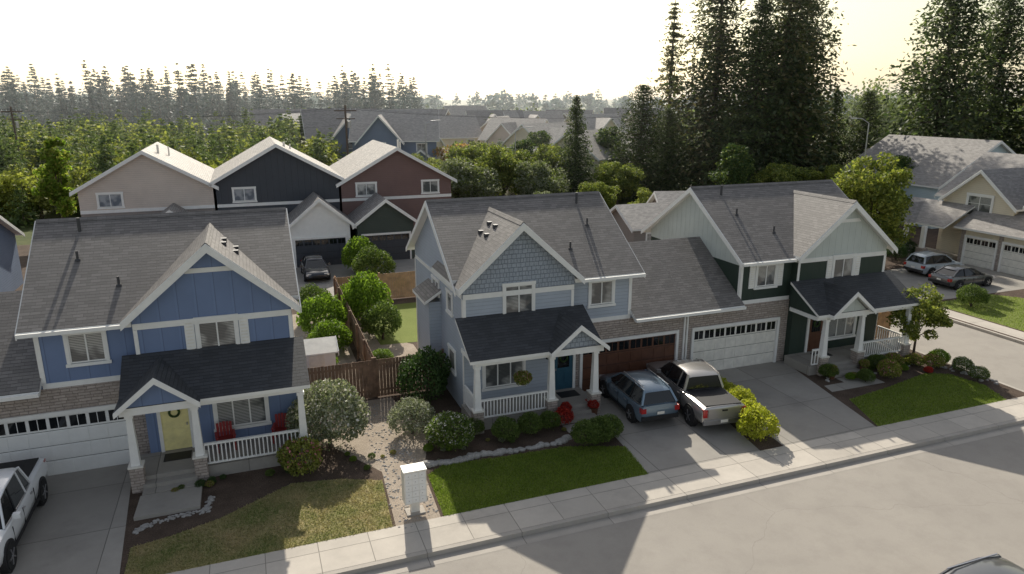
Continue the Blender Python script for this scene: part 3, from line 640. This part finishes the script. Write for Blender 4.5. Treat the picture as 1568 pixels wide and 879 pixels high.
def forest(name,items,seed,mat,mat2,whorls,per,q,szk,dec=0,matd='leaf_tree2',smin=.4,power=.72):
    rng=np.random.default_rng(seed); Vs=[];Ms=[];segs=[]
    for X,Y,h,R in items:
        if rng.random()<dec:
            n=whorls*per*q; nl=18; lump=rng.normal(size=(nl,3)); lump/=np.linalg.norm(lump,axis=1)[:,None]
            C=lump[rng.integers(0,nl,n)]*.62+rng.normal(size=(n,3))*.18; C=C*np.array([R*1.1,R*1.1,h*.40])+np.array([0,0,h*.5])
            V=quads(rng,C,R*szk*.8,.2); mi=np.full(n,2)
        else:
            C,D,S,_=conifer_pts(rng,h,R,h*.04,whorls,per,q,power,.2,.03,.3,smin); V=quads(rng,C,R*szk*S,.3,.42,D); mi=(rng.random(len(C))<.3).astype(int)
        Vs.append(V+np.array([X,Y,0])); Ms.append(mi); segs.append(((X,Y,0),(X,Y,h*.86),h*.008+.03,.01))
    V=np.vstack(Vs); ev,ef=tubes(segs,4)
    me=arr_mesh(name,V,len(V)//4,[mat,mat2,matd,'bark'],np.concatenate(Ms),(ev,ef,3)); new_obj(name,me)
R_=random.Random(3)
it=[]
for i in range(330):
    Y=R_.uniform(82,145); u=R_.uniform(-120,505); 
    X=ux(u,Y)
    if u>440 and Y<95: continue
    it.append((X,Y,R_.uniform(6.8,9.8)+ (Y-82)*.03,R_.uniform(2.4,3.5)))
forest('young_fir_forest',it,31,'needle_mid','needle_mid',22,8,4,.125,.3,'leaf_tree2',.5)
it=[]
for i in range(60):
    Y=R_.uniform(74,84); X=R_.uniform(-75,-26); it.append((X,Y,R_.uniform(4,7.5),R_.uniform(1.8,2.8)))
forest('forest_edge_trees',it,32,'needle_mid','leaf_tree',20,7,5,.12,.75,'leaf_tree2')
it=[]
for i in range(250):
    Y=R_.uniform(235,320); u=R_.uniform(-60,645); X=ux(u,Y); hh=R_.choice([R_.uniform(13,18),R_.uniform(17,22),R_.uniform(19,26)])
    if 60<u<130: hh*=.8
    it.append((X,Y,hh,hh*R_.uniform(.18,.27)))
forest('distant_fir_ridge',it,33,'needle_far_hazed','needle_far_hazed',24,7,4,.17,0,'needle_far_hazed',.45,.8)
it=[]
for i in range(260):
    Y=R_.uniform(420,700); u=R_.uniform(-100,1700); X=ux(u,Y); it.append((X,Y,R_.uniform(12,20),R_.uniform(5,9)))
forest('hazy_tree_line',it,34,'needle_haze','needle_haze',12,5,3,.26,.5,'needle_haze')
it=[]
for i in range(105):
    Y=R_.uniform(150,260); u=R_.uniform(600,1700); X=ux(u,Y); it.append((X,Y,R_.uniform(6,12) if u<1240 else R_.uniform(13,21),R_.uniform(3,4.5)))
forest('middle_distance_trees',it,35,'needle_mid','needle_mid',20,6,4,.15,.65,'leaf_tree')
it=[]
for i in range(45):
    Y=R_.uniform(112,150); u=R_.uniform(500,900); X=ux(u,Y); it.append((X,Y,R_.uniform(4,7),R_.uniform(1.8,2.8)))
forest('neighbourhood_trees',it,36,'needle_mid','leaf_tree',18,6,4,.15,.75,'leaf_tree')
# ------------------------------------------------------------------ grass blades
def grass(name,poly,z,n,mat,seed,h=.05):
    rng=np.random.default_rng(seed); P=np.array(poly); lo=P.min(0);hi=P.max(0)
    C=rng.uniform(lo,hi,(n,2)); ins=np.zeros(n,bool); j=len(P)-1
    for i in range(len(P)):
        xi,yi=P[i];xj,yj=P[j]
        c=((yi>C[:,1])!=(yj>C[:,1]))&(C[:,0]<(xj-xi)*(C[:,1]-yi)/(yj-yi+1e-12)+xi); ins^=c; j=i
    C=C[ins]; n=len(C); a=rng.uniform(0,6.28,n); w=.012; hh=h*rng.uniform(.4,1.4,n)
    V=np.empty((n,4,3)); dx=np.cos(a)*w;dy=np.sin(a)*w; lx=rng.normal(size=n)*.03;ly=rng.normal(size=n)*.03
    V[:,0]=np.stack([C[:,0]-dx,C[:,1]-dy,np.full(n,z)],1);V[:,1]=np.stack([C[:,0]+dx,C[:,1]+dy,np.full(n,z)],1)
    V[:,2]=np.stack([C[:,0]+dx*.4+lx,C[:,1]+dy*.4+ly,z+hh],1);V[:,3]=np.stack([C[:,0]-dx*.4+lx,C[:,1]-dy*.4+ly,z+hh],1)
    me=arr_mesh(name,V.reshape(-1,3),n,[mat]); o=new_obj(name,me); o.rotation_euler=(0,0,TH)
grass('grass',L1,.005,34000,'leaf_grass_dry',41,.035); grass('grass',L2,.005,42000,'leaf_grass',42,.045); grass('grass',L3,.005,28000,'leaf_grass',43,.045); grass('grass',L4,.005,20000,'leaf_grass',44,.06)
def rocks(name,pts,n,r0,r1,seed,spread=.08):
    rr=random.Random(seed); b=MB()
    for i in range(n):
        t=i/n*(len(pts)-1); k=int(t); f=t-k; p=pts[k];q=pts[min(k+1,len(pts)-1)]
        x=p[0]+(q[0]-p[0])*f+rr.uniform(-spread,spread); y=p[1]+(q[1]-p[1])*f+rr.uniform(-spread,spread); r=rr.uniform(r0,r1); hh=r*rr.uniform(.5,.9); a0=rr.random()*3
        A=[(x+math.cos(a0+j*1.047)*r*rr.uniform(.8,1.2),y+math.sin(a0+j*1.047)*r*rr.uniform(.7,1.1),0) for j in range(6)]
        Bq=[(x+(p_[0]-x)*.6,y+(p_[1]-y)*.6,hh) for p_ in A]
        M=[(x+(p_[0]-x)*1.02,y+(p_[1]-y)*1.02,hh*.6) for p_ in A]
        for j in range(6):
            j2=(j+1)%6; b.poly([A[j],A[j2],M[j2],M[j]],'rock'); b.poly([M[j],M[j2],Bq[j2],Bq[j]],'rock')
        b.poly(Bq,'rock')
    o=b.obj(name); o.rotation_euler=(0,0,TH)
rocks('stone_edging',[(5.2,22.9),(6.2,22.75),(7.2,22.9),(8.2,22.8),(10.4,22.75),(11.0,23.0)],42,.13,.2,5,.04)
rocks('stone_edging',[(5.2,22.9),(6.2,22.75),(7.2,22.9),(8.2,22.8),(10.4,22.75),(11.0,23.0)],36,.1,.16,8,.06)
rocks('river_rocks',[(-4.2,22.0),(-4.0,22.3),(-3.0,22.5),(-2.2,22.5),(-2.1,23.4)],130,.03,.07,6,.12)
rocks('gravel_stones',[(4.1,19.8),(4.3,22),(4.2,25),(3.8,29)],500,.015,.05,7,.7)
rocks('gravel_stones',[(25,24),(31.8,24.4),(32.2,21)],60,.05,.11,9,.3)
# ------------------------------------------------------------------ fences
def fence(name,p,q,h,k,post=2.4):
    (s0,d0),(s1,d1)=p,q; L=math.hypot(s1-s0,d1-d0); R=root(name,s0,d0,0,math.atan2(d1-d0,s1-s0)); b=MB(); rr=random.Random(int(L*10))
    x=0
    while x<L:
        hh=h+rr.uniform(-.012,.012); b.box(x+.004,x+.14,-.012+rr.uniform(0,.006),.012,.05,hh,k); x+=.148
    b.obj('pickets',R); b=MB()
    for z in (.3,h-.3): b.box(0,L,.013,.05,z,z+.09,k)
    n=max(1,int(L/post))
    for i in range(n+1): xx=L*i/n; b.box(xx-.05,xx+.05,.051,.15,0,h+.08,k)
    b.obj('rails_and_posts',R)
fence('wood_fence',(1.5,29.6),(7.7,29.6),1.8,'wood_fence'); fence('wood_fence',(4.6,29.7),(4.75,45),1.8,'wood_fence'); fence('wood_fence',(4.75,45.3),(19,45.3),1.8,'wood_new'); fence('wood_fence',(-20,46),(-12,46.5),1.8,'wood_new'); fence('wood_fence',(-12,46.5),(-4,46.5),1.8,'wood_new')
fence('wood_fence',(31,27.2),(32.2,27.2),1.8,'wood_new'); fence('wood_fence',(32.2,27.3),(32.3,44),1.8,'wood_new')
R=root('garden_shed',2.2,31.6); b=MB(); gable(b,-.7,.9,0,1.6,1.7,2.1,'whitewall','cream',ov=.12,axis='x',t=.06); b.box(-.3,.4,-.03,-.002,0,1.6,'cream'); b.obj('shed_body',R)
# ------------------------------------------------------------------ mailbox cluster
R=root('cluster_mailbox',4.15,20.1); b=MB()
b.box(-.36,.36,-.22,.22,.42,1.55,'cream'); b.box(-.38,.38,-.25,.25,1.55,1.6,'cream'); b.box(-.14,.14,-.1,.1,.05,.42,'cream'); b.box(-.3,.3,-.22,.22,.0,.05,'curb_concrete')
for r in range(5):
    for c in range(3):
        x=-.33+c*.22; z=.46+r*.215; b.box(x+.008,x+.212,-.236,-.2205,z+.008,z+.205,'whitewall'); b.box(x+.09,x+.12,-.242,-.2365,z+.09,z+.12,'metal')
b.obj('mailbox_body',R,bevel=.008)
# ------------------------------------------------------------------ vehicles
def vehicle(name,s,d,rot,kind,paint):
    R=root(name,s,d,.0,rot); 
    if kind=='suv': st=[(-2.2,.5,.78,.70),(-2.16,.36,.98,.82),(-1.95,.26,1.02,.89),(-1,.22,1.0,.915),(0,.22,.98,.92),(.9,.22,.97,.915),(1.3,.25,.94,.90),(1.85,.28,.84,.86),(2.1,.33,.72,.76),(2.2,.42,.6,.6)]; T=[(.3,1.5,.58),(-.15,1.58,.61),(-1.1,1.6,.61),(-1.8,1.53,.56)]; Bs=[(1.12,.94,.78),(.3,.96,.84),(-1.1,1.0,.85),(-2.06,1.01,.78)]; wx=(-1.32,1.34);wr=.34
    elif kind=='sedan': st=[(-2.3,.48,.8,.70),(-2.22,.34,.92,.82),(-1.9,.26,.95,.88),(-1,.2,.93,.91),(0,.2,.9,.915),(.9,.2,.89,.91),(1.4,.22,.84,.89),(1.95,.26,.74,.84),(2.22,.32,.64,.74),(2.3,.4,.55,.6)]; T=[(.2,1.34,.55),(-.2,1.42,.58),(-.8,1.42,.58),(-1.25,1.34,.55)]; Bs=[(1.1,.87,.76),(.3,.89,.82),(-.9,.92,.83),(-1.95,.93,.74)]; wx=(-1.4,1.42);wr=.33
    else: st=[(-2.9,.55,1.1,.9),(-2.85,.45,1.17,.96),(-2.5,.42,1.18,.98),(-1.2,.4,1.17,.99),(0,.38,1.14,1.0),(1.2,.38,1.13,1.0),(1.7,.4,1.12,.98),(2.45,.42,1.06,.95),(2.75,.45,.98,.88),(2.85,.5,.8,.75)]; T=[(.85,1.72,.66),(.45,1.84,.69),(-.6,1.86,.69),(-.98,1.8,.67)]; Bs=[(1.5,1.12,.86),(.5,1.14,.9),(-.5,1.15,.91),(-1.12,1.16,.88)]; wx=(-1.85,1.8);wr=.41
    hwm=max(a[3] for a in st)
    b=MB(); rings=[]
    for x,zl,zh,hw in st:
        h=zh-zl; half=[(hw*.88,zl),(hw*.97,zl+h*.16),(hw,zl+h*.45),(hw*.985,zl+h*.72),(hw*.93,zl+h*.93),(hw*.82,zh),(hw*.4,zh+.02)]
        rings.append([(x,y,z) for y,z in half]+[(x,-y,z) for y,z in half[::-1]])
    n=len(rings[0])
    for a,c in zip(rings[:-1],rings[1:]):
        for i in range(n):
            j=(i+1)%n; b.poly([a[i],a[j],c[j],c[i]],paint if i!=n-1 else 'dark')
    b.poly(rings[0][::-1],paint); b.poly(rings[-1],paint)
    b.obj('body',R,smooth=38)
    b=MB()
    for sg in (1,-1):
        for i in range(len(T)-1):
            q=[(Bs[i][0],sg*Bs[i][2],Bs[i][1]),(Bs[i+1][0],sg*Bs[i+1][2],Bs[i+1][1]),(T[i+1][0],sg*T[i+1][2],T[i+1][1]),(T[i][0],sg*T[i][2],T[i][1])]
            b.poly(q if sg>0 else q[::-1],'glass_dark')
    for e in (0,-1):
        q=[(Bs[e][0],-Bs[e][2],Bs[e][1]),(Bs[e][0],Bs[e][2],Bs[e][1]),(T[e][0],T[e][2],T[e][1]),(T[e][0],-T[e][2],T[e][1])]; b.poly(q,'glass_dark')
    b.obj('windows',R)
    b=MB()
    rr=[]
    for x,z,hw in T: rr.append([(x,-hw-.02,z-.02),(x,-hw*.8,z+.025),(x,0,z+.045),(x,hw*.8,z+.025),(x,hw+.02,z-.02)])
    x,z,hw=T[0]; rr.insert(0,[(x+.08,-hw-.02,z-.07),(x+.1,-hw*.8,z-.04),(x+.12,0,z-.03),(x+.1,hw*.8,z-.04),(x+.08,hw+.02,z-.07)])
    x,z,hw=T[-1]; rr.append([(x-.1,-hw-.02,z-.08),(x-.14,-hw*.8,z-.04),(x-.16,0,z-.03),(x-.14,hw*.8,z-.04),(x-.1,hw+.02,z-.08)])
    for a,c in zip(rr[:-1],rr[1:]):
        for i in range(4): b.poly([a[i],a[i+1],c[i+1],c[i]],paint)
    for sg in (1,-1):
        def P3(L_,i): return (L_[i][0],sg*(L_[i][2]+.005),L_[i][1])
        b.bar(P3(Bs,0),P3(T,0),.04,paint); b.bar(P3(Bs,-1),P3(T,-1),.06,paint)
        b.bar(P3(Bs,2),P3(T,2),.035,'dark' if kind!='pickup' else paint)
        m0=((Bs[0][0]*.4+Bs[1][0]*.6)-.35,sg*(Bs[1][2]+.004),Bs[1][1]); m1=((T[0][0]+T[1][0])/2-.35,sg*(T[1][2]+.006),T[1][1]-.02); b.bar(m0,m1,.03,'dark')
        for i in range(len(T)-1): b.bar(P3(T,i),P3(T,i+1),.03,paint); b.bar(P3(Bs,i),P3(Bs,i+1),.02,'metal')
        if kind=='suv': b.bar((T[0][0]-.2,sg*(T[1][2]-.05),T[1][1]+.07),(T[-1][0]+.1,sg*(T[1][2]-.05),T[1][1]+.05),.02,'metal')
        mx=Bs[0][0]-.45; b.box(mx-.08,mx+.06,*sorted((sg*(hwm-.02),sg*(hwm+.18))),Bs[0][1]+.05,Bs[0][1]+.2,paint)
        yy=sorted((sg*(hwm-.02),sg*(hwm+.003)))
        zlo=.35 if kind!='pickup' else .5; zhi=Bs[1][1]-.12
        for xx in ((.85,-.1,-1.0) if kind!='pickup' else (1.25,.2,-1.0)): b.box(xx-.006,xx+.006,*yy,zlo,zhi,'dark')
        for xx in (-.05+.1,-.85) : b.box(xx-.0,xx+.16,*sorted((sg*(hwm-.03),sg*(hwm+.02))),zhi-.06,zhi-.03,'metal')
        b.box(wx[0]+.45,wx[1]-.45,*sorted((sg*(hwm-.1),sg*(hwm+.006))),zlo-.1,zlo,'dark')
    b.obj('roof_and_details',R,smooth=40)
    b=MB()
    for xx in wx:
        for sg in (1,-1):
            b.cyl((xx,sg*(hwm-.2),wr+.02),(xx,sg*(hwm+.008),wr+.02),wr+.065,wr+.065,24,'dark')
            b.cyl((xx,sg*(hwm-.22),wr),(xx,sg*(hwm+.025),wr),wr,wr*.97,28,'tire')
            b.cyl((xx,sg*(hwm-.1),wr),(xx,sg*(hwm+.03),wr),wr*.64,wr*.6,20,'dark')
            for a in range(5):
                an=a*1.2566; b.bar((xx,sg*(hwm+.03),wr),(xx+math.cos(an)*wr*.6,sg*(hwm+.028),wr+math.sin(an)*wr*.6),.03,'metal')
            b.cyl((xx,sg*(hwm),wr),(xx,sg*(hwm+.045),wr),.06,.05,10,'metal')
    b.obj('wheels',R)
    b=MB(); x0=st[0][0]; x1=st[-1][0]; zz=st[1][2]
    for sg in (1,-1):
        b.box(x0-.01,x0+.2,*sorted((sg*(hwm*.70),sg*(hwm*.93))),zz-(.28 if kind!='pickup' else .42),zz-.08,'tail_red')
        b.box(x1-.32,x1-.06,*sorted((sg*(hwm*.5),sg*(hwm*.88))),st[-1][2]-.02,st[-1][2]+.12,'head_clear')
    b.box(x1-.1,x1+.01,-.45,.45,st[-1][1]+.02,st[-1][2]-.03,'dark')
    b.box(x0-.03,x0+.05,-hwm*.9,hwm*.9,st[0][1]-.12,st[0][1]+.06,'dark' if kind!='pickup' else 'metal')
    b.box(x0-.04,x0-.031,-.16,.16,.62 if kind!='pickup' else .5,.74 if kind!='pickup' else .62,'cream')
    if kind=='pickup':
        b.box(-2.78,-1.2,-.78,.78,1.19,1.215,'dark')
        b.box(-2.91,-2.86,-.75,.75,.68,1.1,paint); b.box(-2.925,-2.911,-.12,.12,.98,1.05,'dark')
    b.obj('lights_and_bumpers',R,bevel=.01)
    return R
H2=math.pi/2
vehicle('blue_suv_car',15.0,24.75,H2-.06,'suv','paint_blue')
vehicle('silver_pickup_truck',17.35,24.1,H2-.13,'pickup','paint_silver')
vehicle('white_pickup_truck',-8.25,23.1,-H2,'pickup','paint_white')
vehicle('white_suv_car',48.8,38.0,0,'suv','paint_skyblue'); vehicle('grey_sedan_car',47.4,34.6,0,'sedan','paint_grey')
vehicle('dark_sedan_car',4.2,53.7,-H2,'sedan','paint_black'); R=vehicle('grey_suv_car',15.8,10.0,math.pi,'suv','paint_grey'); R.location.z=-.15
# ------------------------------------------------------------------ poles & lamps
def utility_pole(X,Y,h):
    R=bpy.data.objects.new('utility_pole',None); R.location=(X,Y,0); COL.objects.link(R); b=MB(); b.cyl((0,0,0),(0,0,h),.17,.11,10,'wood_pole'); b.box(-1.3,1.3,-.07,.07,h-.7,h-.55,'wood_pole'); b.box(-1.1,1.1,-.07,.07,h-1.6,h-1.48,'wood_pole')
    for x in (-1.2,-.6,.6,1.2): b.cyl((x,0,h-.55),(x,0,h-.35),.05,.03,6,'metal')
    b.cyl((.3,.2,h-2.6),(.3,.2,h-1.8),.2,.2,10,'metal'); b.obj('pole',R)
utility_pole(-19.5,85,12.2); utility_pole(-62,90,12)
b=MB()
def wire(p,q,sag):
    p=Vector(p);q=Vector(q);pr=p
    for i in range(1,17):
        t=i/16; c=p.lerp(q,t); c.z-=sag*4*t*(1-t); b.bar(pr,c,.014,'pipe'); pr=c
for k in (-1.2,-.6,1.2): wire((-19.5+k,85,11.9),(-62+k,90,11.7),1.0); wire((-19.5+k,85,11.9),(30+k,100,11.5),1.2)
wire((-19.5,85,10),(-62,90,9.8),1.0); wire((-62,90,11.7),(-110,96,11.5),1.0)
b.obj('power_lines')
def lamp(X,Y,h,rz,L=1.6):
    R=bpy.data.objects.new('street_lamp',None); R.location=(X,Y,0); R.rotation_euler=(0,0,rz); COL.objects.link(R); b=MB(); b.cyl((0,0,0),(0,0,h-.5),.09,.06,8,'metal'); b.cyl((0,0,h-.5),(L*.5,0,h-.05),.05,.04,8,'metal'); b.cyl((L*.5,0,h-.05),(L,0,h),.04,.04,8,'metal'); b.box(L-.1,L+.5,-.13,.13,h-.06,h+.06,'metal'); b.obj('pole_and_head',R)
lamp(.4,87,9.6,.1,1.6); lamp(36.5,74,11,3.1,1.4); lamp(-12,100,10,.3)
# ------------------------------------------------------------------ porch items
def chair(s,d,z,rot):
    R=root('porch_chair',s,d,z,rot); b=MB(); b.box(-.28,.28,-.25,.25,.38,.43,'red_chair')
    for i in range(5): b.box(-.27+i*.112,-.18+i*.112,.22,.26,.43,1.0-.02*abs(i-2),'red_chair')
    for sx in (-.3,.3): b.box(sx-.05,sx+.05,-.3,.28,.58,.61,'red_chair'); b.box(sx-.03,sx+.03,-.28,-.22,0,.58,'red_chair'); b.box(sx-.03,sx+.03,.2,.26,0,.58,'red_chair')
    b.obj('chair_frame',R)
chair(-1.6,25.9,.45,.1); chair(.4,25.9,.45,-.2)
R=root('hanging_flower_basket',9.8,24.95,1.7); b=MB(); b.cyl((0,0,0),(0,0,.2),.12,.22,12,'bark'); b.bar((0,0,.2),(0,0,1.1),.008,'dark'); b.obj('basket',R); o=new_obj('flowers',B8,R); o.scale=(.4,.4,.45); o.location=(0,0,-.02)
for s,d in ((12.9,24.6),(11.7,24.75),(27.4,24.2),(25.4,24.2)):
    R=root('flower_pot',s,d); b=MB(); b.cyl((0,0,0),(0,0,.35),.14,.2,12,'brown_door'); b.obj('pot',R); o=new_obj('flowers',B7 if s<20 else B8,R); o.scale=(.26,.26,.3); o.location=(0,0,.3)
# ------------------------------------------------------------------ atmosphere haze (real scattering volume)
b=MB(); b.box(-1500,1500,72,1800,-.5,32,'white'); hz=b.obj('haze')
hm=bpy.data.materials.new('haze_air'); hm.use_nodes=True; t=hm.node_tree; t.nodes.clear(); vs=t.nodes.new('ShaderNodeVolumeScatter'); vs.inputs['Color'].default_value=(.93,.97,1,1); vs.inputs['Density'].default_value=.00042; vs.inputs['Anisotropy'].default_value=.58; mo=t.nodes.new('ShaderNodeOutputMaterial'); t.links.new(vs.outputs[0],mo.inputs['Volume']); hz.data.materials.clear(); hz.data.materials.append(hm)
# ------------------------------------------------------------------ light, sky, camera
EL=math.radians(34.5); sd=Vector((-.186,.982,0)).normalized(); sv=Vector((sd.x*math.cos(EL),sd.y*math.cos(EL),math.sin(EL)))
sl=bpy.data.lights.new('sun','SUN'); sl.energy=5; sl.angle=math.radians(.5); sl.color=(1,.93,.8); so=bpy.data.objects.new('sun',sl); so.rotation_euler=sv.to_track_quat('Z','Y').to_euler(); so.location=(0,0,60); COL.objects.link(so)
w=bpy.data.worlds.new('World'); scene.world=w; w.use_nodes=True; nt=w.node_tree; bg=nt.nodes['Background']; sky=nt.nodes.new('ShaderNodeTexSky'); sky.sky_type='NISHITA'; sky.sun_disc=False; sky.sun_elevation=EL; sky.sun_rotation=math.atan2(sd.x,sd.y); sky.air_density=1.0; sky.dust_density=2.0; sky.ozone_density=1.0; sky.altitude=50
tc=nt.nodes.new('ShaderNodeTexCoord'); sep=nt.nodes.new('ShaderNodeSeparateXYZ'); nt.links.new(tc.outputs['Generated'],sep.inputs[0])
def wm(op,a,b_=None):
    n=nt.nodes.new('ShaderNodeMath'); n.operation=op
    for i,x in enumerate((a,b_)):
        if x is None: continue
        if isinstance(x,(int,float)): n.inputs[i].default_value=x
        else: nt.links.new(x,n.inputs[i])
    return n.outputs[0]
mr=nt.nodes.new('ShaderNodeMapRange'); mr.interpolation_type='SMOOTHSTEP'; mr.inputs[1].default_value=.12; mr.inputs[2].default_value=.5; mr.inputs[3].default_value=1; mr.inputs[4].default_value=0; nt.links.new(sep.outputs[2],mr.inputs[0])
my=nt.nodes.new('ShaderNodeMapRange'); my.inputs[1].default_value=-.2; my.inputs[2].default_value=.7; nt.links.new(sep.outputs[1],my.inputs[0])
mask=wm('MULTIPLY',mr.outputs[0],my.outputs[0])
val=wm('ADD',.88,wm('MULTIPLY',mask,.2))
hs=nt.nodes.new('ShaderNodeHueSaturation'); hs.inputs['Saturation'].default_value=.5; nt.links.new(val,hs.inputs['Value'])
nt.links.new(sky.outputs[0],hs.inputs['Color'])
tm=nt.nodes.new('ShaderNodeMix'); tm.data_type='RGBA'; tm.blend_type='MIX'; nt.links.new(mask,tm.inputs[0]); tm.inputs[6].default_value=(1,.985,.95,1); tm.inputs[7].default_value=(1,.93,.7,1)
mm=nt.nodes.new('ShaderNodeMix'); mm.data_type='RGBA'; mm.blend_type='MULTIPLY'; mm.inputs[0].default_value=1; nt.links.new(hs.outputs[0],mm.inputs[6]); nt.links.new(tm.outputs[2],mm.inputs[7])
nt.links.new(mm.outputs[2],bg.inputs[0]); bg.inputs[1].default_value=.15
cd=bpy.data.cameras.new('camera'); cd.sensor_width=36; cd.lens=1080/1568*36; cd.clip_end=8000; co=bpy.data.objects.new('camera',cd); co.location=(0,0,13); co.rotation_euler=(math.radians(75),0,0); COL.objects.link(co); scene.camera=co
scene.view_settings.view_transform='Standard'; scene.view_settings.look='None'; scene.view_settings.exposure=0
